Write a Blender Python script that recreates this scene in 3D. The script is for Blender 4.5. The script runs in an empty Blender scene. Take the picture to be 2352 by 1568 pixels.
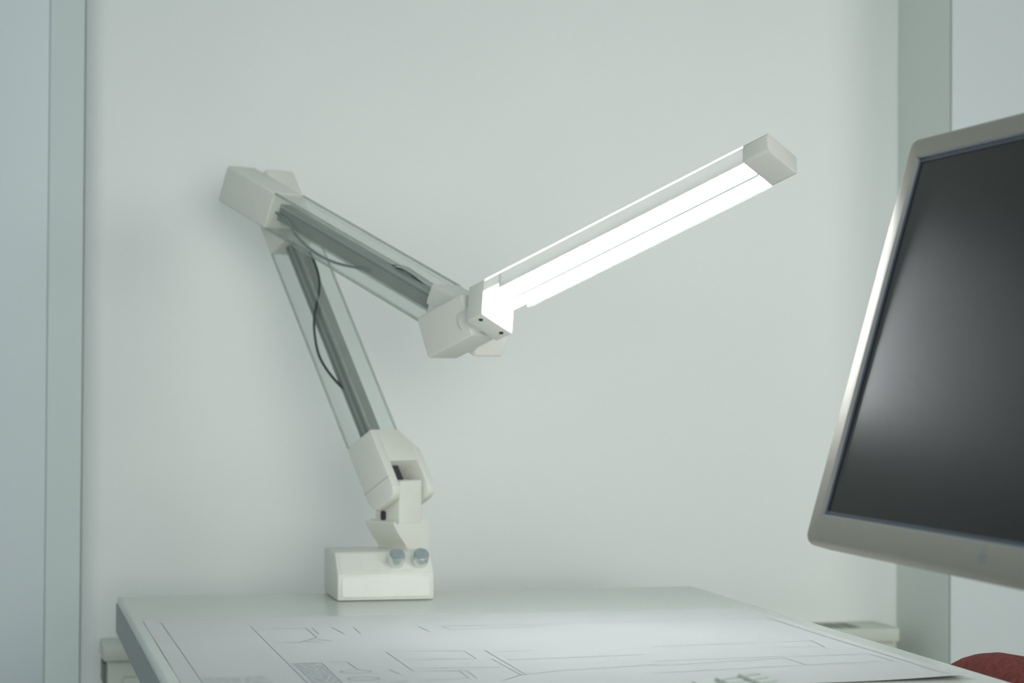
import bpy, bmesh, math, random
from mathutils import Vector, Matrix
random.seed(4)
S = bpy.context.scene
COL = S.collection
PI = math.pi

# ------------------------------------------------------------------ camera
# world axes follow the desk: +x along its back edge, +y towards the back wall
YAW, PITCH, ROLL = math.radians(13.65), 0.0171, 0.006
rr = Vector((math.cos(YAW), -math.sin(YAW), 0)); hf = Vector((math.sin(YAW), math.cos(YAW), 0)); ZZ = Vector((0, 0, 1))
fw = hf*math.cos(PITCH) + ZZ*math.sin(PITCH); u0 = -hf*math.sin(PITCH) + ZZ*math.cos(PITCH)
cr = rr*math.cos(ROLL) + u0*math.sin(ROLL); cu = u0*math.cos(ROLL) - rr*math.sin(ROLL)
cam = bpy.data.cameras.new('camera'); camo = bpy.data.objects.new('camera', cam); COL.objects.link(camo)
M = Matrix((cr, cu, -fw)).transposed().to_4x4(); M.translation = Vector((0, 0, 1.01))
camo.matrix_world = M
cam.sensor_width = 23.5; cam.lens = 23.5*4900/2352; cam.clip_start = 0.05
cam.dof.use_dof = True; cam.dof.focus_distance = 2.15; cam.dof.aperture_fstop = 4.5
S.camera = camo
S.cycles.transparent_max_bounces = 32

# ------------------------------------------------------------------ world, window light, added fills, exposure
wd = bpy.data.worlds.new('world'); S.world = wd; wd.use_nodes = True
bg = wd.node_tree.nodes['Background']; bg.inputs[0].default_value = (0.80, 0.965, 0.985, 1); bg.inputs[1].default_value = 0.36
def area(name, loc, target, sx, sy, power, col):
    l = bpy.data.lights.new(name, 'AREA'); l.shape = 'RECTANGLE'; l.size = sx; l.size_y = sy; l.energy = power; l.color = col
    o = bpy.data.objects.new(name, l); COL.objects.link(o); o.location = loc
    o.rotation_euler = (Vector(target) - Vector(loc)).to_track_quat('-Z', 'Y').to_euler(); return o
area('front_fill', (0.75, -0.95, 1.15), (0.98, 3.0, 0.92), 1.8, 1.2, 3.3, (1.0, 0.985, 0.94)).data.spread = math.radians(40)  # added fill behind the camera; narrow spread brightens the middle of the wall
area('window_light', (2.9, -0.5, 2.0), (0.6, 2.7, 1.05), 1.3, 1.3, 22, (1.0, 0.99, 0.95))
area('left_fill', (-1.6, -0.4, 1.5), (0.6, 2.7, 1.0), 1.7, 1.5, 10, (0.93, 0.98, 1.0))  # added fill from the left to balance brightness, not an actual window
S.view_settings.view_transform = 'Standard'; S.view_settings.look = 'None'
S.view_settings.exposure = 0.04; S.view_settings.gamma = 1.0; S.view_settings.use_curve_mapping = False

# ------------------------------------------------------------------ materials
def nt(name):
    m = bpy.data.materials.new(name); m.use_nodes = True
    return m, m.node_tree, m.node_tree.nodes['Principled BSDF']
def plain(name, col, rough=0.5, metal=0.0, noise=0.03, scale=30.0, bump=0.0, spec=0.5, stretch=(1, 1, 1)):
    m, t, b = nt(name)
    tc = t.nodes.new('ShaderNodeTexCoord'); mp = t.nodes.new('ShaderNodeMapping'); mp.inputs['Scale'].default_value = stretch
    n = t.nodes.new('ShaderNodeTexNoise'); n.inputs['Scale'].default_value = scale; n.inputs['Detail'].default_value = 4
    t.links.new(tc.outputs['Object'], mp.inputs['Vector']); t.links.new(mp.outputs['Vector'], n.inputs['Vector'])
    r = t.nodes.new('ShaderNodeValToRGB')
    r.color_ramp.elements[0].position = 0.3; r.color_ramp.elements[1].position = 0.7
    r.color_ramp.elements[0].color = tuple(c*(1-noise) for c in col) + (1,); r.color_ramp.elements[1].color = tuple(min(1, c*(1+noise)) for c in col) + (1,)
    t.links.new(n.outputs['Fac'], r.inputs['Fac']); t.links.new(r.outputs['Color'], b.inputs['Base Color'])
    b.inputs['Roughness'].default_value = rough; b.inputs['Metallic'].default_value = metal; b.inputs['Specular IOR Level'].default_value = spec
    if bump:
        bp = t.nodes.new('ShaderNodeBump'); bp.inputs['Strength'].default_value = bump; bp.inputs['Distance'].default_value = 0.002
        t.links.new(n.outputs['Fac'], bp.inputs['Height']); t.links.new(bp.outputs['Normal'], b.inputs['Normal'])
    return m
MAT = {}
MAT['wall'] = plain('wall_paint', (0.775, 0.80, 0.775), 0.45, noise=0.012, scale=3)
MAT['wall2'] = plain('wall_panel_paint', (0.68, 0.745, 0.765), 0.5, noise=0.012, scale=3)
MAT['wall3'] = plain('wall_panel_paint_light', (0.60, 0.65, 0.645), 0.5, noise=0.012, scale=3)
MAT['trim'] = plain('trim_grey', (0.68, 0.735, 0.685), 0.5, noise=0.015, scale=4)
MAT['trim2'] = plain('trim_pale', (0.72, 0.79, 0.76), 0.5, noise=0.015, scale=4)
MAT['floor'] = plain('floor_lino', (0.33, 0.35, 0.34), 0.5, noise=0.1, scale=25)
MAT['plastic'] = plain('ivory_plastic', (0.735, 0.735, 0.665), 0.42, noise=0.012, scale=60)
MAT['plastic2'] = plain('pale_panel_plastic', (0.79, 0.80, 0.745), 0.4, noise=0.012, scale=60)
MAT['cap'] = plain('cap_plastic', (0.76, 0.75, 0.69), 0.4, noise=0.015, scale=60)
MAT['desk'] = plain('desk_laminate', (0.68, 0.715, 0.65), 0.24, noise=0.012, scale=14)
MAT['deskedge'] = plain('desk_edge_band', (0.26, 0.29, 0.275), 0.4, noise=0.02, scale=14)
MAT['paper'] = plain('drawing_paper', (0.645, 0.645, 0.635), 0.40, noise=0.02, scale=6, bump=0.03, spec=0.3)
MAT['ink'] = plain('faint_ink', (0.46, 0.49, 0.51), 0.5, noise=0.1, scale=90)
MAT['bar'] = plain('grey_aluminium_bar', (0.37, 0.385, 0.355), 0.45, metal=0.4, noise=0.05, scale=40, stretch=(1, 1, 1))
MAT['groove'] = plain('bar_groove', (0.25, 0.265, 0.25), 0.5, metal=0.4, noise=0.05)
MAT['groove2'] = plain('bar_lip', (0.52, 0.55, 0.53), 0.35, metal=0.6, noise=0.03)
MAT['black'] = plain('black_rubber', (0.035, 0.045, 0.045), 0.45, noise=0.1)
MAT['gap_tone'] = plain('tube_gap', (0.90, 0.92, 0.99), 0.6, noise=0.05)  # pale blue stands in for the dimmer light between the tubes
MAT['wire'] = plain('grey_wire', (0.22, 0.26, 0.25), 0.45, noise=0.1)
MAT['dark'] = plain('dark_screw', (0.07, 0.065, 0.08), 0.4, metal=0.5, noise=0.1)
MAT['knob'] = plain('brushed_knob', (0.74, 0.78, 0.77), 0.25, metal=1.0, noise=0.05, scale=120)
MAT['alu'] = plain('brushed_aluminium', (0.37, 0.352, 0.30), 0.43, metal=0.82, noise=0.03, scale=120, stretch=(1, 14, 1))
MAT['lip'] = plain('bright_bezel_lip', (0.36, 0.39, 0.40), 0.35, metal=0.5, noise=0.02)
MAT['rim'] = plain('dark_blue_screen_rim', (0.04, 0.05, 0.085), 0.35, noise=0.05)
MAT['screen'] = plain('matt_screen', (0.003, 0.0035, 0.003), 0.27, noise=0.05, scale=200, spec=0.17)
MAT['logo'] = plain('grey_emblem', (0.24, 0.28, 0.27), 0.4, metal=0.5, noise=0.05)
MAT['key'] = plain('white_keycap', (0.66, 0.71, 0.64), 0.45, noise=0.03, scale=50)
MAT['keybed'] = plain('keyboard_bed', (0.30, 0.33, 0.31), 0.5, noise=0.05)
MAT['keybody'] = plain('keyboard_shell', (0.66, 0.72, 0.68), 0.35, noise=0.02)
MAT['conv'] = plain('convector_enamel', (0.58, 0.61, 0.54), 0.4, noise=0.02, scale=20)
MAT['convdark'] = plain('convector_slot', (0.16, 0.18, 0.15), 0.5, noise=0.1)
MAT['steel'] = plain('desk_leg_steel', (0.45, 0.47, 0.46), 0.4, metal=0.6, noise=0.03)
MAT['red'] = plain('red_upholstery', (0.165, 0.046, 0.040), 0.9, noise=0.22, scale=160, bump=0.5, spec=0.1)
MAT['redseam'] = plain('dark_red_piping', (0.10, 0.022, 0.022), 0.9, noise=0.1, spec=0.1)
MAT['chairdark'] = plain('chair_black_plastic', (0.04, 0.04, 0.042), 0.45, noise=0.1)

def clear(name, tint, edge=0.0):
    m = bpy.data.materials.new(name); m.use_nodes = True; t = m.node_tree; t.nodes.clear()
    o = t.nodes.new('ShaderNodeOutputMaterial'); mx = t.nodes.new('ShaderNodeMixShader')
    tr = t.nodes.new('ShaderNodeBsdfTransparent'); tr.inputs[0].default_value = tint + (1,)
    gl = t.nodes.new('ShaderNodeBsdfGlossy'); gl.inputs['Roughness'].default_value = 0.06
    lwt = t.nodes.new('ShaderNodeLayerWeight'); lwt.inputs[0].default_value = 0.5
    pw = t.nodes.new('ShaderNodeMath'); pw.operation = 'POWER'; pw.inputs[1].default_value = 5.0
    fr = t.nodes.new('ShaderNodeMath'); fr.operation = 'MULTIPLY_ADD'; fr.inputs[1].default_value = 0.8; fr.inputs[2].default_value = 0.022
    t.links.new(lwt.outputs['Facing'], pw.inputs[0]); t.links.new(pw.outputs[0], fr.inputs[0])
    if edge:
        df = t.nodes.new('ShaderNodeBsdfDiffuse'); df.inputs[0].default_value = (0.50, 0.54, 0.50, 1)
        m2 = t.nodes.new('ShaderNodeMixShader'); m2.inputs[0].default_value = edge
        t.links.new(tr.outputs[0], m2.inputs[1]); t.links.new(df.outputs[0], m2.inputs[2]); first = m2
    else:
        first = tr
    t.links.new(fr.outputs[0], mx.inputs[0]); t.links.new(first.outputs[0], mx.inputs[1]); t.links.new(gl.outputs[0], mx.inputs[2])
    t.links.new(mx.outputs[0], o.inputs[0]); return m
MAT['acrylic'] = clear('clear_acrylic', (0.975, 0.985, 0.98))
MAT['acryledge'] = clear('acrylic_edge', (0.84, 0.87, 0.85), 0.35)
def translucent(name, col):
    m = bpy.data.materials.new(name); m.use_nodes = True; t = m.node_tree; t.nodes.clear()
    o = t.nodes.new('ShaderNodeOutputMaterial'); mx = t.nodes.new('ShaderNodeMixShader'); mx.inputs[0].default_value = 0.6
    d = t.nodes.new('ShaderNodeBsdfDiffuse'); d.inputs[0].default_value = col + (1,)
    tl = t.nodes.new('ShaderNodeBsdfTranslucent'); tl.inputs[0].default_value = col + (1,)
    t.links.new(d.outputs[0], mx.inputs[1]); t.links.new(tl.outputs[0], mx.inputs[2]); t.links.new(mx.outputs[0], o.inputs[0]); return m
MAT['opal'] = translucent('opal_strip', (0.92, 0.91, 0.84))
m = bpy.data.materials.new('lamp_shell_grey'); m.use_nodes = True; t = m.node_tree; t.nodes.clear()
o_ = t.nodes.new('ShaderNodeOutputMaterial'); ad = t.nodes.new('ShaderNodeAddShader')
d_ = t.nodes.new('ShaderNodeBsdfDiffuse'); d_.inputs[0].default_value = (0.66, 0.66, 0.63, 1)
tl_ = t.nodes.new('ShaderNodeBsdfTranslucent'); tl_.inputs[0].default_value = (0.085, 0.085, 0.083, 1)
t.links.new(d_.outputs[0], ad.inputs[0]); t.links.new(tl_.outputs[0], ad.inputs[1]); t.links.new(ad.outputs[0], o_.inputs[0]); MAT['shell'] = m
MAT['reflector'] = plain('white_reflector', (0.86, 0.87, 0.88), 0.3, noise=0.01)
m, t, b = nt('fluorescent_glow'); b.inputs['Base Color'].default_value = (0.9, 0.9, 0.9, 1)
b.inputs['Emission Color'].default_value = (0.93, 0.97, 1.0, 1); b.inputs['Emission Strength'].default_value = 28; MAT['tube'] = m

# ------------------------------------------------------------------ mesh helpers (world coordinates; parent origin subtracted)
def origin(o):
    v = Vector((0, 0, 0))
    while o is not None:
        v = v + o.location; o = o.parent
    return v
def link(name, bm, mat, parent=None, smooth=False, loc=None):
    bmesh.ops.recalc_face_normals(bm, faces=bm.faces)
    base = origin(parent)
    pivot = Vector(loc) if loc is not None else base
    for v in bm.verts: v.co -= pivot
    me = bpy.data.meshes.new(name); bm.to_mesh(me); bm.free()
    if smooth:
        for p in me.polygons: p.use_smooth = True
        me.set_sharp_from_angle(angle=math.radians(38))
    me.materials.append(MAT[mat])
    o = bpy.data.objects.new(name, me); COL.objects.link(o); o.location = pivot - base
    if parent: o.parent = parent
    return o
def empty(name, loc):
    o = bpy.data.objects.new(name, None); COL.objects.link(o); o.location = loc; o.empty_display_size = 0.05; return o
def tag(o, label, cat, group=None, kind=None):
    if kind: o['kind'] = kind
    o['label'] = label
    if cat: o['category'] = cat
    if group: o['group'] = group
    return o
def struct(o, label=None):
    o['kind'] = 'structure'
    if label: o['label'] = label
    return o
def add_prism(bm, poly, o, u, v, n, t0, t1, bevel=0.0, seg=2):
    """polygon (a,b) in the plane o+u*a+v*b, extruded along n from t0 to t1"""
    b2 = bmesh.new()
    lo = [b2.verts.new(o + u*a + v*b + n*t0) for a, b in poly]; hi = [b2.verts.new(o + u*a + v*b + n*t1) for a, b in poly]
    k = len(poly); b2.faces.new(lo[::-1]); b2.faces.new(hi)
    for i in range(k): b2.faces.new((lo[i], lo[(i+1) % k], hi[(i+1) % k], hi[i]))
    bmesh.ops.recalc_face_normals(b2, faces=b2.faces)
    if bevel: bmesh.ops.bevel(b2, geom=b2.edges[:], offset=bevel, segments=seg, affect='EDGES', profile=0.5)
    tmp = bpy.data.meshes.new('tmp'); b2.to_mesh(tmp); b2.free(); bm.from_mesh(tmp); bpy.data.meshes.remove(tmp)
def add_box(bm, lo, hi, bevel=0.0, seg=2):
    add_prism(bm, [(lo[0], lo[1]), (hi[0], lo[1]), (hi[0], hi[1]), (lo[0], hi[1])], Vector((0, 0, 0)), Vector((1, 0, 0)), Vector((0, 1, 0)), ZZ, lo[2], hi[2], bevel, seg)
def box(name, lo, hi, mat, parent=None, bevel=0.0, seg=2, loc=None):
    bm = bmesh.new(); add_box(bm, lo, hi, bevel, seg); return link(name, bm, mat, parent, bevel > 0, loc)
def prism(name, poly, o, u, v, n, t0, t1, mat, parent=None, bevel=0.0, seg=2, loc=None):
    bm = bmesh.new(); add_prism(bm, poly, o, u, v, n, t0, t1, bevel, seg); return link(name, bm, mat, parent, bevel > 0, loc)
def rect(a0, a1, b0, b1): return [(a0, b0), (a1, b0), (a1, b1), (a0, b1)]
def rrect(a0, a1, b0, b1, r, k=5):
    out = []
    for cx, cy, s in ((a1-r, b1-r, 0), (a0+r, b1-r, 1), (a0+r, b0+r, 2), (a1-r, b0+r, 3)):
        for i in range(k+1):
            g = (s + i/k)*PI/2; out.append((cx + r*math.cos(g), cy + r*math.sin(g)))
    return out
def add_lathe(bm, o, ax, prof, seg=28):
    """profile (radius, height) revolved about ax"""
    ax = ax.normalized(); a = ax.orthogonal().normalized(); b = ax.cross(a); rings = []
    for r, h in prof:
        rings.append([bm.verts.new(o + ax*h + (a*math.cos(2*PI*i/seg) + b*math.sin(2*PI*i/seg))*r) for i in range(seg)])
    for p, q in zip(rings, rings[1:]):
        for i in range(seg): bm.faces.new((p[i], p[(i+1) % seg], q[(i+1) % seg], q[i]))
    bm.faces.new(rings[0][::-1]); bm.faces.new(rings[-1])
def lathe(name, o, ax, prof, mat, parent=None, seg=28, loc=None):
    bm = bmesh.new(); add_lathe(bm, o, ax, prof, seg); return link(name, bm, mat, parent, True, loc)
def spline(pts, n=10):
    out = []; P = [pts[0]] + pts + [pts[-1]]
    for i in range(1, len(P)-2):
        for k in range(n):
            s = k/n; p0, p1, p2, p3 = P[i-1:i+3]
            out.append(0.5*((2*p1) + (p2-p0)*s + (2*p0-5*p1+4*p2-p3)*s*s + (3*p1-p0-3*p2+p3)*s**3))
    return out + [pts[-1]]
def tube(name, pts, r, mat, parent=None, seg=8):
    pts = spline(pts); bm = bmesh.new(); rings = []
    for i, p in enumerate(pts):
        d = (pts[min(i+1, len(pts)-1)] - pts[max(i-1, 0)]).normalized(); a = d.cross(Vector((0.3, 0.2, 0.9))).normalized(); b = d.cross(a)
        rings.append([bm.verts.new(p + (a*math.cos(2*PI*k/seg) + b*math.sin(2*PI*k/seg))*r) for k in range(seg)])
    for p, q in zip(rings, rings[1:]):
        for i in range(seg): bm.faces.new((p[i], p[(i+1) % seg], q[(i+1) % seg], q[i]))
    bm.faces.new(rings[0][::-1]); bm.faces.new(rings[-1])
    return link(name, bm, mat, parent, True)
XX, YY, O0 = Vector((1, 0, 0)), Vector((0, 1, 0)), Vector((0, 0, 0))

# ------------------------------------------------------------------ the room
H = 2.75
struct(box('floor', (-2.5, -1.5, -0.04), (4.5, 3.6, 0.0), 'floor'))
# main wall: flat, its edges rounded back at both sides
def arc(cx, cy, r, a0, a1, k=8): return [(cx + r*math.cos(a0+(a1-a0)*i/k), cy + r*math.sin(a0+(a1-a0)*i/k)) for i in range(k+1)]
poly = [(0.119+0.03, 3.25)] + [(0.119, 3.25), (0.119, 3.03)] + arc(0.149, 3.03, 0.03, PI, 1.5*PI)[1:] + [(1.329, 3.0), (1.329, 3.25)]
struct(prism('wall_back', poly[1:], O0, XX, YY, ZZ, 0, H, 'wall'))
struct(prism('trim_1', [(0.119, 3.02), (0.121, 3.2), (0.068, 3.2), (0.0725, 3.045)], O0, XX, YY, ZZ, 0, H, 'trim2'))
struct(prism('wall_left', [(0.0720, 3.045), (0.0720, 3.25), (-2.5, 3.25), (-2.5, 3.045)], O0, XX, YY, ZZ, 0, H, 'wall2', bevel=0.002))
struct(prism('trim_2', [(1.3285, 2.999), (1.337, 2.838), (1.345, 2.838), (1.345, 3.25), (1.3295, 3.25), (1.3295, 3.001)], O0, XX, YY, ZZ, 0, H, 'trim'))
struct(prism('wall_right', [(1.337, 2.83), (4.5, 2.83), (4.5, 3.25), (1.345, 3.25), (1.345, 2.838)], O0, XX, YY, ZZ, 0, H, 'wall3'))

# low convector box along the wall, behind the desk
cv = empty('convector', (0.71, 2.95, 0.0))
tag(cv, 'low cream convector casing along the wall behind the desk', 'convector')
box('body', (0.152, 2.915, 0.08), (1.288, 2.999, 0.628), 'conv', cv, 0.004)
bm = bmesh.new()
for a, b in (((0.146, 2.905, 0.628), (1.292, 2.920, 0.648)), ((0.146, 2.988, 0.628), (1.292, 2.999, 0.648)), ((0.146, 2.920, 0.628), (0.30, 2.988, 0.648)), ((1.240, 2.920, 0.628), (1.292, 2.988, 0.648))):
    add_box(bm, a, b, 0.002)
link('top_rail', bm, 'conv', cv, True)
bm = bmesh.new(); add_box(bm, (0.30, 2.920, 0.622), (1.240, 2.988, 0.6472)); link('outlet_slot', bm, 'convdark', cv)
fin = None
for i in range(47):
    x = 0.305 + i*0.0198
    if fin is None:
        fin = box('fin', (x, 2.920, 0.6465), (x+0.0015, 2.988, 0.6480), 'conv', cv, loc=(x, 2.95, 0.63))
    else:
        f = fin.copy(); COL.objects.link(f); f.parent = cv; f.location = Vector((x, 2.95, 0.63)) - cv.location
box('front_panel', (0.172, 2.907, 0.12), (1.268, 2.917, 0.606), 'conv', cv, 0.003)
box('side_slot', (0.147, 2.925, 0.595), (0.1525, 2.985, 0.622), 'convdark', cv)
for x in (0.165, 1.265): box('foot', (x, 2.93, 0.0), (x+0.03, 2.99, 0.082), 'conv', cv)

# ------------------------------------------------------------------ desk
ZD = 0.74
dk = empty('desk', (0.521, 1.9, 0.0))
tag(dk, 'pale grey-green laminate desk carrying the lamp and drawing, short end towards the wall', 'desk')
DX0, DX1, DY0, DY1 = 0.1495, 0.8915, 1.15, 2.658
top = box('desktop', (DX0, DY0, ZD-0.044), (DX1, DY1, ZD), 'desk', dk, 0.0045, 3)
box('edge_band', (DX0-0.0012, DY0+0.004, ZD-0.043), (DX0+0.004, DY1-0.002, ZD-0.0085), 'deskedge', top)
box('edge_band', (DX1-0.004, DY0+0.004, ZD-0.043), (DX1+0.0012, DY1-0.002, ZD-0.0085), 'deskedge', top)
for x in (DX0+0.10, DX1-0.14):
    for y in (DY0+0.06, DY1-0.14):
        box('leg', (x, y, 0.0), (x+0.04, y+0.04, ZD-0.044), 'steel', dk, 0.003)
for x in (DX0+0.11, DX1-0.13): box('frame_rail', (x, DY0+0.10, ZD-0.084), (x+0.02, DY1-0.14, ZD-0.044), 'steel', dk)

# ------------------------------------------------------------------ printed floor plan on the desk
pp = empty('floor_plan_sheet', (0.513, 2.08, ZD))
tag(pp, 'large white sheet with faint printed floor plan lines lying on the desk', 'drawing')
ZP = ZD + 0.0006
bm = bmesh.new(); nx, ny = 40, 36; PX0, PX1, PY0, PY1 = 0.1625, 0.8640, 1.783, 2.383
def pz(x, y):
    e = max(0, (1.835-y)/0.052)*max(0, (x-0.72)/0.144)
    return ZP + 0.0042*e*e + 0.0006*math.sin(14*x+3)*math.sin(9*y)**2
gr = [[bm.verts.new((PX0+(PX1-PX0)*i/nx, PY0+(PY1-PY0)*j/ny, 0)) for i in range(nx+1)] for j in range(ny+1)]
for row in gr:
    for v in row: v.co.z = pz(v.co.x, v.co.y) + 0.0004
fs = [bm.faces.new((gr[j][i], gr[j][i+1], gr[j+1][i+1], gr[j+1][i])) for j in range(ny) for i in range(nx)]
r = bmesh.ops.extrude_face_region(bm, geom=fs)
for v in r['geom']:
    if isinstance(v, bmesh.types.BMVert): v.co.z -= 0.0003
sheet = link('paper', bm, 'paper', pp, True)
LINES = [
 [(0.1805, 2.3533), (0.1815, 1.80)], [(0.2715, 2.2991), (0.2704, 1.80)],
 [(0.2717, 2.2714), (0.3269, 2.2705), (0.3268, 2.1896), (0.3039, 2.1555), (0.2762, 2.1554)], [(0.3098, 2.1598), (0.3256, 2.146)],
 [(0.3126, 2.1614), (0.3375, 2.1632), (0.3248, 2.1766)], [(0.3337, 2.2692), (0.3328, 2.2167)], [(0.355, 2.2712), (0.3593, 2.2116)],
 [(0.3781, 2.2668), (0.3762, 2.2141)], [(0.2731, 1.9967), (0.3023, 1.9956), (0.2993, 1.80)], [(0.3102, 1.9988), (0.3269, 1.9955), (0.3276, 1.9408)],
 [(0.3764, 2.0634), (0.3755, 1.9225), (0.4271, 1.9168)], [(0.3771, 1.9399), (0.4659, 1.936)], [(0.381, 1.999), (0.4518, 1.9995), (0.4533, 2.0586)],
 [(0.4745, 2.0596), (0.4723, 1.8817)], [(0.4666, 1.9947), (0.4676, 1.8826)], [(0.4428, 1.8495), (0.4676, 1.8826), (0.5101, 1.9049)],
 [(0.3751, 1.863), (0.4161, 1.8673), (0.4177, 1.9186)], [(0.4248, 1.9172), (0.4229, 1.866)], [(0.4746, 2.2668), (0.4767, 2.2362), (0.588, 2.2516)],
 [(0.4751, 2.2692), (0.5927, 2.2694)], [(0.4484, 2.2718), (0.4516, 2.2172)], [(0.3556, 1.9353), (0.36, 1.9039)], [(0.3774, 2.0652), (0.4533, 2.0586)],
 [(0.4812, 2.0431), (0.5224, 2.0503)], [(0.8507, 2.2668), (0.8515, 1.8052)], [(0.7448, 1.9497), (0.8374, 1.9557), (0.8395, 1.9019), (0.7463, 1.8917), (0.7448, 1.9497)],
 [(0.7622, 2.0264), (0.8156, 2.0161), (0.8232, 2.0738)], [(0.6144, 1.9517), (0.7469, 1.9552)], [(0.6469, 2.0551), (0.8192, 2.0678)],
 [(0.5927, 2.2700), (0.8507, 2.2668)], [(0.5898, 1.8732), (0.7463, 1.8917)], [(0.6043, 1.9195), (0.7457, 1.9436)],
 [(0.5101, 1.9049), (0.6144, 1.9300)], [(0.48, 1.985), (0.62, 2.00)], [(0.33, 1.845), (0.36, 1.862)]]
def ink_lines(name, lines, w):
    bm = bmesh.new()
    for ln in lines:
        for (x0, y0), (x1, y1) in zip(ln, ln[1:]):
            d = Vector((x1-x0, y1-y0, 0)); L = d.length; k = max(1, int(L/0.02)); nrm = Vector((-d.y, d.x, 0)).normalized()*w/2
            pr = None
            for i in range(k+1):
                p = Vector((x0+(x1-x0)*i/k, y0+(y1-y0)*i/k, 0)); p.z = pz(p.x, p.y) + 0.0007
                cur = (bm.verts.new(p-nrm), bm.verts.new(p+nrm))
                if pr: bm.faces.new((pr[0], cur[0], cur[1], pr[1]))
                pr = cur
    return link(name, bm, 'ink', sheet)
ink_lines('printed_lines', LINES, 0.0011)['kind'] = 'stuff'
ell = [[(cx + 0.0142*math.cos(a*PI/12), cy + 0.011*math.sin(a*PI/12)) for a in range(25)] for cx, cy in ((0.3235, 1.9284), (0.3228, 1.8825), (0.322, 1.838))]
for e_ in ell: ink_lines('printed_symbol', [e_], 0.0010)
hat = []
for i in range(26):
    y = 1.9945 - i*0.0062
    x = 0.2745
    while x < 0.2985:
        L = random.uniform(0.002, 0.007); hat.append([(x, y), (min(0.2995, x+L), y+random.uniform(-.001, .001))]); x += L + random.uniform(0.0005, 0.003)
for i in range(14):
    y = 1.919 - i*0.0085
    x = 0.1835
    while x < 0.240:
        L = random.uniform(0.002, 0.010); hat.append([(x, y), (min(0.2415, x+L), y)]); x += L + random.uniform(0.001, 0.005)
ink_lines('printed_hatching', hat, 0.0014)['kind'] = 'stuff'

# ------------------------------------------------------------------ the lamp
TH = math.radians(33.5)
D = Vector((math.cos(TH), math.sin(TH), 0)); E = Vector((math.sin(TH), -math.cos(TH), 0))   # hinge axis, arm plane
P0 = Vector((0.4933, 2.5978, ZD)); w = 0.048
lamp = empty('desk_lamp', (0.4635, 2.60, ZD))
tag(lamp, 'jointed ivory and clear-armed desk lamp with glowing twin fluorescent tubes', 'lamp')
# base
BX0, BX1 = 0.4045, 0.5228
side = [(2.5475, 0.0006), (2.5475, 0.0315), (2.5735, 0.0568), (2.655, 0.0568), (2.655, 0.0006)]
base = prism('base', side, Vector((0, 0, ZD)), YY, ZZ, XX, BX0, BX1, 'plastic', lamp, 0.0016)
bm = bmesh.new(); add_prism(bm, rrect(BX0+0.0055, BX1-0.0055, 0.0045, 0.0285, 0.0035), Vector((0, 2.5475, ZD)), XX, ZZ, -YY, -0.002, 0.0011, 0.0005, 1)
link('front_panel', bm, 'plastic2', base, True)
nrm = Vector((0, -0.697, 0.717)).normalized()
bm = bmesh.new()
sl = Vector((0, 0.717, 0.697)); so = Vector((0, 2.5475, ZD+0.0315))
add_prism(bm, rrect(BX0+0.005, BX1-0.005, 0.003, 0.0325, 0.003), so, XX, sl, nrm, -0.002, 0.0005, 0.0002, 1)
link('control_panel', bm, 'plastic', base, True)
for kx in (0.4775, 0.5075):
    kb = lathe('knob', Vector((kx, 2.5475, ZD+0.0315)) + sl*0.0185, nrm, [(0.0100, 0.0), (0.0098, 0.0150), (0.0094, 0.0158), (0.0088, 0.0160), (0.0008, 0.0148)], 'knob', base, 36)
# post and flared collar, extruded along E behind e=0
def curve2(pts, n=6): return [(q.x, q.y) for q in spline([Vector((a, b, 0)) for a, b in pts], n)]
colp = [(-0.0053, 0.0935), (0.0333, 0.0935)] + curve2([(0.0380, 0.0935), (0.0440, 0.0900), (0.0472, 0.0815), (0.0462, 0.0740), (0.0458, 0.0568)]) \
    + curve2([(0.0085, 0.0568), (0.0072, 0.0605), (0.0030, 0.0660), (-0.0035, 0.0730), (-0.0100, 0.0810), (-0.0152, 0.0895)]) + [(-0.0150, 0.0915), (-0.0125, 0.0918)] + curve2([(-0.0105, 0.0895), (-0.0080, 0.0885), (-0.0058, 0.0895)], 3)
bm = bmesh.new(); add_prism(bm, colp, P0, D, ZZ, E, -0.052, -0.0005)
link('collar', bm, 'plastic', lamp, True)
prism('post', rect(-0.0055, 0.0335, 0.0880, 0.1425), P0, D, ZZ, E, -0.044, 0.0, 'plastic', lamp, 0.0022, 3)
prism('post_screw', rrect(-0.032, -0.024, 0.0925, 0.104, 0.003), P0, E, ZZ, D, -0.0075, -0.0048, 'dark', lamp)
# lower arm axes
u2 = (E*-0.513 + ZZ*0.8584).normalized(); p2 = (E*0.8584 + ZZ*0.513).normalized()   # up the arm, across the arm
LK = P0 + E*-0.0345 + ZZ*0.2057                                                     # front corner at the fork's top
# fork: two ears and a web, measured down the arm (s) and across (p)
def ear(s0, s1):
    return [(0.0, s0), (-0.0505, s0+0.001), (-0.0505, 0.078), (-0.047, 0.0875), (-0.040, 0.0925), (-0.012, 0.0925), (-0.004, 0.0895), (0.0, 0.081)]
fork = bmesh.new()
add_prism(fork, ear(0.0, 0), LK, p2, -u2, D, -0.024, -0.0105, 0.0022, 3)
add_prism(fork, ear(0.026, 0), LK, p2, -u2, D, 0.0365, 0.0490, 0.0022, 3)
add_prism(fork, [(-0.0235, 0.0), (0.024, 0.0), (0.0485, 0.031), (0.0485, 0.040), (0.038, 0.045), (-0.011, 0.045), (-0.0235, 0.045)], LK, D, -u2, p2, -0.050, -0.0002, 0.0015, 2)
fk = link('fork', fork, 'plastic', lamp, True)
prism('seam', rect(-0.050, -0.0005, 0.0655, 0.0661), LK, p2, -u2, D, -0.0243, -0.0238, 'bar', fk)
prism('spring_block', rect(-0.004, 0.014, 0.044, 0.066), LK, D, -u2, p2, -0.030, -0.013, 'dark', fk, 0.002)
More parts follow.
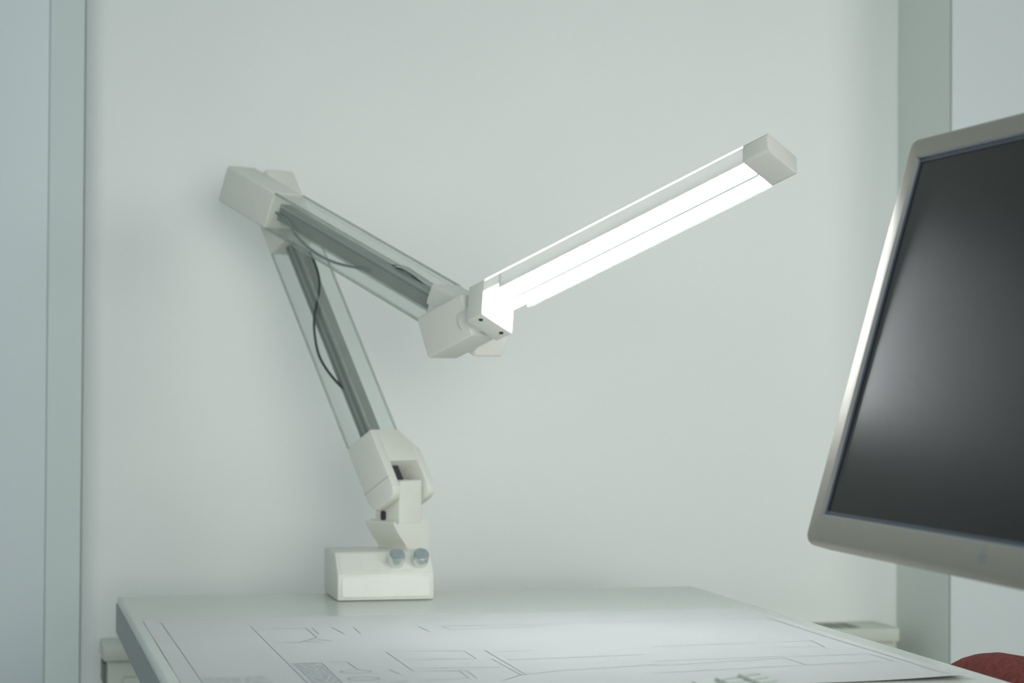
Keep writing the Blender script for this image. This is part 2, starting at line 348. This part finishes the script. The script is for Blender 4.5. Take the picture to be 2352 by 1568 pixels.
lathe('hinge_pin', LK - u2*0.072 - p2*0.026 + D*-0.0235, D, [(0.006, 0), (0.006, 0.072)], 'plastic', fk, 20)
# clear covers round the arms: four thin walls, with the cut edges as their own strips
def cover(nm, o, ax, across, dep, n0, n1, d0, d1, L, t=0.0022, e=0.0014):
    bm = bmesh.new()
    for a0, a1, b0, b1 in ((n0, n0+t, d0, d1), (n1-t, n1, d0, d1), (n0+t, n1-t, d0, d0+t), (n0+t, n1-t, d1-t, d1)):
        add_prism(bm, rect(a0, a1, b0, b1), o, across, dep, ax, 0, L)
    c = link(nm, bm, 'acrylic', lamp)
    for a, b in ((n0, d0), (n0, d1), (n1, d0), (n1, d1)):
        prism('cover_edge', rect(a-e, a+e, b-e, b+e), o, across, dep, ax, 0, L, 'acryledge', c, 0.0006, 1)
    return c
L2 = 0.2905
cover('lower_cover', LK, u2, p2, D, -0.0485, -0.002, -0.0222, 0.0222, L2)
bl = bmesh.new()
add_prism(bl, rect(-0.035, -0.0135, -0.0095, 0.0085), LK, p2, D, u2, -0.01, L2+0.02, 0.0008, 1)
barl = link('lower_bar', bl, 'bar', lamp, True)
for a in (-0.0305, -0.0215): prism('bar_groove', rect(a, a+0.0016, -0.0100, -0.0090), LK, p2, D, u2, 0.0, L2, 'groove', barl)
for a in (-0.0265, -0.0160): prism('bar_lip', rect(a, a+0.0012, -0.0103, -0.0090), LK, p2, D, u2, 0.0, L2, 'groove2', barl)
# knuckle at the lower arm's top
LT = LK + u2*(0.3917)
prism('elbow_knuckle', rect(-0.0505, 0.0, -0.024, 0.024), LT, p2, D, u2, -0.102, 0.0, 'plastic', lamp, 0.0032, 3)
# upper arm
u1 = (E*0.917 - ZZ*0.399).normalized(); n1 = (E*0.399 + ZZ*0.917).normalized()
UK = P0 + E*-0.1612 + ZZ*0.5028
prism('elbow_box', rect(-0.104, 0.0, -0.0497, 0.0), UK, u1, n1, D, -0.0722, -0.0246, 'plastic', lamp, 0.0034, 3)
L1 = 0.308
cover('upper_cover', UK, u1, n1, D, -0.0485, -0.0012, -0.0712, -0.0252, L1)
bu = bmesh.new()
add_prism(bu, rect(-0.036, -0.0145, -0.057, -0.039), UK, n1, D, u1, -0.004, L1+0.012, 0.0008, 1)
baru = link('upper_bar', bu, 'bar', lamp, True)
prism('bar_groove', rect(-0.0210, -0.0202, -0.0573, -0.0565), UK, n1, D, u1, 0.0, L1, 'groove', baru)
prism('bar_lip', rect(-0.0182, -0.0152, -0.0576, -0.0565), UK, n1, D, u1, 0.0, L1, 'groove2', baru)
wk = bmesh.new()
add_prism(wk, rect(0.3057, 0.4055, -0.026, 0.0), UK, u1, n1, D, -0.0722, -0.0246, 0.003, 3)
add_prism(wk, rect(0.3105, 0.4052, -0.0515, -0.0235), UK, u1, n1, D, -0.0720, -0.0248, 0.003, 3)
link('wrist_knuckle', wk, 'plastic', lamp, True)
# swivel block carrying the head
a1 = (E*0.9367 + ZZ*0.3502).normalized(); b1 = (E*0.3502 - ZZ*0.9367).normalized()
HB = P0 + E*0.1885 + ZZ*0.3283
prism('swivel_block', [(-0.0395, -0.0255), (0.0375, -0.0255), (0.0385, 0.0255), (-0.0375, 0.0255)], HB, a1, b1, D, -0.1205, -0.0728, 'plastic', lamp, 0.0034, 3)
# head: axis A, width W, height V
Ah, Wh, Vh = Vector((0.5695, -0.7435, 0.3506)).normalized(), Vector((0.8036, 0.4140, -0.4275)).normalized(), Vector((0.1727, 0.5252, 0.8333)).normalized()
Oh = Vector((0.5192, 2.3442, 1.1129)); LH, LS, LC, WD = 0.4193, 0.0232, 0.0315, 0.050
Nk = Oh + Wh*0.025 - Vh*0.026
lathe('neck', Nk - Ah*0.024, Ah, [(0.0165, 0), (0.0165, 0.025)], 'plastic', lamp, 32)
sk = prism('socket', rrect(0.0, WD, -0.0485, 0.0, 0.0028), Oh, Wh, Vh, Ah, 0.0, LS, 'plastic', lamp, 0.0008, 2)
for q in (0.0075, 0.0405):
    lathe('socket_screw', Oh + Wh*q - Vh*0.0480 + Ah*0.0150, -Vh, [(0.0026, 0), (0.0026, 0.0009)], 'dark', sk, 16)
hs = bmesh.new()
A0, A1 = LS, LH-LC
add_prism(hs, rect(0.0005, 0.002, -0.0225, -0.0036), Oh, Wh, Vh, Ah, A0+0.026, A1)
shell = link('lamp_shell', hs, 'shell', lamp)
for a, b in ((0.0003, 0.0040), (WD-0.0040, WD-0.0003)): prism('opal_strip', rect(a, b, -0.0034, -0.0004), Oh, Wh, Vh, Ah, A0, A1, 'opal', shell, 0.0006, 1)
prism('clear_side', rect(WD-0.002, WD-0.0006, -0.0225, -0.0036), Oh, Wh, Vh, Ah, A0+0.026, A1, 'acrylic', shell)
prism('side_edge', rect(WD-0.0022, WD-0.0004, -0.0238, -0.0225), Oh, Wh, Vh, Ah, A0+0.026, A1, 'acryledge', shell)
hs = bmesh.new(); add_prism(hs, rect(0.0040, WD-0.0040, -0.0022, -0.0006), Oh, Wh, Vh, Ah, A0, A1)
link('reflector', hs, 'reflector', shell)
for a, b in ((0.0006, 0.002), (WD-0.002, WD-0.0006)): prism('clear_window', rect(a, b, -0.0165, -0.0036), Oh, Wh, Vh, Ah, A0, A0+0.0235, 'shell', shell)
for a, b in ((0.0003, 0.0022), (WD-0.0022, WD-0.0003)): prism('window_divider', rect(a, b, -0.0225, -0.0036), Oh, Wh, Vh, Ah, A0+0.0235, A0+0.026, 'plastic2', shell)
for q in (0.0137, 0.0363):
    lathe('fluorescent_tube', Oh + Wh*q - Vh*0.0130 + Ah*(LS-0.002), Ah, [(0.0099, 0), (0.0099, LH-LS-LC+0.006)], 'tube', lamp, 24)
prism('tube_gap_line', rect(0.0236, 0.0264, -0.0239, -0.0200), Oh, Wh, Vh, Ah, A0+0.012, A1, 'gap_tone', lamp)  # strip added to draw the dimmer line in the gap between the tubes
prism('end_cap', rrect(0.0, WD, -0.0235, 0.0, 0.003), Oh, Wh, Vh, Ah, LH-LC, LH, 'cap', lamp, 0.0012, 2)
# cables inside the covers
def lw(p, s, d): return LK + p2*p + u2*s + D*d
def uw(s, n, d): return UK + u1*s + n1*n + D*d
tube('lower_cable', [lw(*q) for q in ((-0.0075, 0.268, 0.002), (-0.0065, 0.2475, 0.002), (-0.0065, 0.2235, -0.002), (-0.0090, 0.2000, -0.0125), (-0.0248, 0.184, -0.0135), (-0.0367, 0.1652, -0.0135), (-0.0445, 0.1376, -0.0135), (-0.0421, 0.1132, -0.0135), (-0.0341, 0.0878, -0.0125), (-0.030, 0.070, -0.006))], 0.0017, 'black', lamp)
tube('upper_cable', [uw(*q) for q in ((-0.003, -0.0263, -0.0615), (0.0057, -0.0265, -0.0615), (0.027, -0.0291, -0.0615), (0.0477, -0.0388, -0.0615), (0.0872, -0.0455, -0.0615), (0.1297, -0.0434, -0.0615), (0.1766, -0.0328, -0.0600), (0.195, -0.0295, -0.053))], 0.0017, 'wire', lamp)
tube('upper_wire', [uw(*q) for q in ((0.2047, -0.0157, -0.045), (0.2303, -0.0078, -0.045), (0.255, -0.0081, -0.045), (0.309, -0.0110, -0.045))], 0.0010, 'wire', lamp)
tube('upper_wire', [uw(*q) for q in ((0.198, -0.0225, -0.050), (0.2254, -0.0130, -0.045), (0.2543, -0.0137, -0.045), (0.309, -0.0201, -0.050))], 0.0012, 'black', lamp)

# ------------------------------------------------------------------ monitor, leaning back, seen obliquely
mon = empty('monitor', (0.80, 1.44, ZD))
tag(mon, 'large aluminium computer monitor with dark matt screen tilted back over the desk', 'monitor')
MB = Vector((0.6721, 1.7132, 0.8713)); Mv = Vector((0.2727, 0, 0.9621)); Mu = Vector((0, -1, 0)); Mn = Vector((-0.9621, 0, 0.2727))
MW, MH = 0.545, 0.362
prism('rear_housing', rrect(0.002, MW-0.002, 0.002, MH-0.002, 0.010), MB, Mu, Mv, Mn, -0.036, -0.007, 'alu', mon, 0.006, 3)
def ring(name, o0, o1, mat, n0, n1, parent, bevel):
    bm = bmesh.new(); k = len(o0)
    V = [[bm.verts.new(MB + Mu*a + Mv*b + Mn*h) for a, b in pl] for pl, h in ((o0, n1), (o1, n1), (o1, n0), (o0, n0))]
    for s in range(4):
        A_, B_ = V[s], V[(s+1) % 4]
        for i in range(k): bm.faces.new((A_[i], A_[(i+1) % k], B_[(i+1) % k], B_[i]))
    bmesh.ops.recalc_face_normals(bm, faces=bm.faces)
    if bevel:
        oset = set(V[0]); eds = [e for e in bm.edges if e.verts[0] in oset and e.verts[1] in oset]
        bmesh.ops.bevel(bm, geom=eds, offset=bevel, segments=4, affect='EDGES', profile=0.5)
    return link(name, bm, mat, parent, True)
def inner(off): return rrect(0.0235-off, MW-0.0235+off, 0.0258-off, 0.3430+off, 0.0006)
bez = ring('bezel', rrect(0, MW, 0, MH, 0.011), inner(0.0), 'alu', -0.022, 0.0, mon, 0.0065)
ring('bezel_lip', inner(0.0002), inner(-0.0012), 'lip', -0.006, -0.0006, bez, 0)
ring('screen_rim', inner(-0.0012), inner(-0.0046), 'rim', -0.006, -0.0030, bez, 0)
prism('screen', rect(0.0245, MW-0.0245, 0.0268, 0.342), MB, Mu, Mv, Mn, -0.0065, -0.0040, 'screen', mon)
em = []
for i in range(24):
    a = 2*PI*i/24; rr_ = 0.0052*(1 + 0.10*math.cos(2*a) - 0.16*max(0, math.cos(a-PI/2))**6)
    em.append((0.3315 + rr_*math.cos(a), 0.0148 + rr_*math.sin(a)))
bm = bmesh.new(); add_prism(bm, em, MB, Mu, Mv, Mn, -0.0005, 0.0003)
add_prism(bm, [(0.3315, 0.0200), (0.3330, 0.0205), (0.3342, 0.0228), (0.3324, 0.0222)], MB, Mu, Mv, Mn, -0.0005, 0.0003)
link('emblem', bm, 'logo', bez)
# stand: bent plate behind the housing down to a foot on the desk
sp = [(0.735, 1.02), (0.760, 0.95), (0.800, 0.82), (0.8185, 0.757), (0.812, 0.7475), (0.785, 0.7465), (0.640, 0.7465), (0.640, 0.7405), (0.815, 0.7405), (0.8255, 0.750), (0.809, 0.82), (0.771, 0.95), (0.746, 1.02)]
prism('stand', sp, O0, XX, ZZ, YY, 1.36, 1.52, 'alu', mon, 0.001, 1)

# ------------------------------------------------------------------ keyboard lying lengthways in front of the monitor
kbd = empty('keyboard', (0.545, 1.40, ZD))
tag(kbd, 'white computer keyboard lying on the floor plan sheet below the monitor', 'keyboard')
tk = math.atan2(0.0050, 0.0395); Ku = Vector((math.cos(tk), 0, math.sin(tk))); Kn = Vector((-math.sin(tk), 0, math.cos(tk))); Ky = Vector((0, -1, 0))
KO = Vector((0.5771, 1.622, 0.7750))            # gap in front of the function row, top of the keys, far end
shell_k = [(0.4600, 0.7425), (0.4600, 0.7525), (0.4640, 0.7555), (0.6010, 0.7728), (0.6060, 0.7705), (0.6060, 0.7425)]
prism('shell', shell_k, O0, XX, ZZ, YY, 1.178, 1.628, 'keybody', kbd, 0.002, 2)
kp = 0.0193
prism('key_bed', rect(-5.35*kp, 1.05*kp, 0.0015, 0.4365), KO - Kn*0.0075, Ku, Ky, Kn, 0.0, 0.0042, 'keybed', kbd)
g = 0.0011
def keycap(du, dy):
    bm = bmesh.new(); t_ = 0.0016
    lo = [bm.verts.new(Ku*a + Ky*b + Kn*-0.0062) for a, b in ((g, g), (du-g, g), (du-g, dy-g), (g, dy-g))]
    hi = [bm.verts.new(Ku*a + Ky*b) for a, b in ((g+t_, g+t_), (du-g-t_, g+t_), (du-g-t_, dy-g-t_), (g+t_, dy-g-t_))]
    bm.faces.new(lo[::-1]); bm.faces.new(hi)
    for i in range(4): bm.faces.new((lo[i], lo[(i+1) % 4], hi[(i+1) % 4], hi[i]))
    bmesh.ops.recalc_face_normals(bm, faces=bm.faces)
    bmesh.ops.bevel(bm, geom=[e for e in bm.edges], offset=0.0005, segments=1, affect='EDGES')
    return bm
cap_cache = {}
def put_key(row, y, width):
    key = round(width, 4); pos = KO + Ku*(row*kp) + Ky*y
    if key not in cap_cache:
        bm = keycap(kp, width)
        me = bpy.data.meshes.new('key'); bm.to_mesh(me); bm.free(); me.materials.append(MAT['key']); cap_cache[key] = me
    o = bpy.data.objects.new('key', cap_cache[key]); COL.objects.link(o); o.parent = kbd; o.location = pos - kbd.location
rows = {0: [1.0]*14 + [1.0], -1: [1.0]*13 + [2.0], -2: [1.5] + [1.0]*12 + [1.5], -3: [1.75] + [1.0]*11 + [2.25], -4: [2.25] + [1.0]*10 + [2.75], -5: [1.5, 1.25, 1.5, 6.5, 1.5, 1.25, 1.5]}
for rw, ks in rows.items():
    y = 0.003
    for q in ks: put_key(rw, y, q*kp); y += q*kp
    y = 0.003 + 15*kp + 0.006
    for i in range(3):
        if rw in (0, -1, -2, -5) or (rw == -4 and i == 1): put_key(rw, y + i*kp, kp)
    y += 3*kp + 0.006
    for i in range(4): put_key(rw, y + i*kp, kp)

# ------------------------------------------------------------------ red chair tucked under the desk's right side
ch = empty('chair', (0.80, 1.95, 0.0))
tag(ch, 'dark red fabric chair tucked in beside the desk under the monitor', 'chair')
def pad(name, c, ux, uy, un, hx, hy, hn, mat, ex=4.0, arch=0.0, curve=0.0):
    """rounded cushion: superellipse outline (hx, hy), pillow thickness hn"""
    bm = bmesh.new(); R, T = 10, 48; top = []; bot = []
    def ring_(f, sgn):
        out = []
        for k in range(T):
            a = 2*PI*k/T; ca, sa = math.cos(a), math.sin(a)
            x = hx*f*math.copysign(abs(ca)**(2/ex), ca); y = hy*f*math.copysign(abs(sa)**(2/ex), sa)
            y += arch*(1-(x/hx)**2)*(0.5+0.5*y/hy); h = sgn*hn*(1-f**6)**0.5 + curve*(x/hx)**2
            out.append(bm.verts.new(c + ux*x + uy*y + un*h))
        return out
    fs = [math.sin(PI/2*i/R) for i in range(1, R)] + [0.9985]
    up = [ring_(f, 1) for f in fs]; dn = [ring_(f, -1) for f in fs]; mid = ring_(1.0, 0)
    ct, cb = bm.verts.new(c + un*hn + uy*arch*0.5), bm.verts.new(c - un*hn + uy*arch*0.5)
    for k in range(T):
        k2 = (k+1) % T
        bm.faces.new((ct, up[0][k], up[0][k2])); bm.faces.new((cb, dn[0][k2], dn[0][k]))
        for a_, b_ in zip(up, up[1:]): bm.faces.new((a_[k], b_[k], b_[k2], a_[k2]))
        for a_, b_ in zip(dn, dn[1:]): bm.faces.new((a_[k2], b_[k2], b_[k], a_[k]))
        bm.faces.new((up[-1][k], mid[k], mid[k2], up[-1][k2])); bm.faces.new((mid[k], dn[-1][k], dn[-1][k2], mid[k2]))
    o = link(name, bm, mat, ch, True)
    return o
bn = Vector((-0.985, 0, 0.17)).normalized(); bu_ = Vector((0.17, 0, 0.985)).normalized()
back = pad('backrest', Vector((0.975, 1.955, 0.535)), YY, bu_, bn, 0.205, 0.180, 0.042, 'red', 3.2, 0.022, 0.02)
pad('seat', Vector((0.765, 1.955, 0.455)), YY, XX, ZZ, 0.215, 0.205, 0.038, 'red', 3.5)
bm = bmesh.new()
add_prism(bm, [(0.70, 0.405), (0.96, 0.405), (1.005, 0.43), (1.055, 0.62), (1.043, 0.624), (0.99, 0.44), (0.955, 0.418), (0.70, 0.418)], O0, XX, ZZ, YY, 1.925, 1.985)
link('back_bar', bm, 'chairdark', ch)
lathe('gas_column', Vector((0.765, 1.955, 0.07)), ZZ, [(0.03, 0), (0.03, 0.17), (0.016, 0.18), (0.016, 0.35)], 'chairdark', ch)
for i in range(5):
    a = 2*PI*i/5 + 0.3; d_ = Vector((math.cos(a), math.sin(a), 0)); s_ = Vector((-d_.y, d_.x, 0)); c0 = Vector((0.765, 1.955, 0))
    prism('leg', [(0.0, 0.075), (0.28, 0.055), (0.28, 0.075), (0.0, 0.115)], c0, d_, ZZ, s_, -0.02, 0.02, 'chairdark', ch)
    lathe('caster', c0 + d_*0.265 + ZZ*0.0275 - s_*0.02, s_, [(0.0275, 0), (0.0275, 0.04)], 'chairdark', ch, 18)
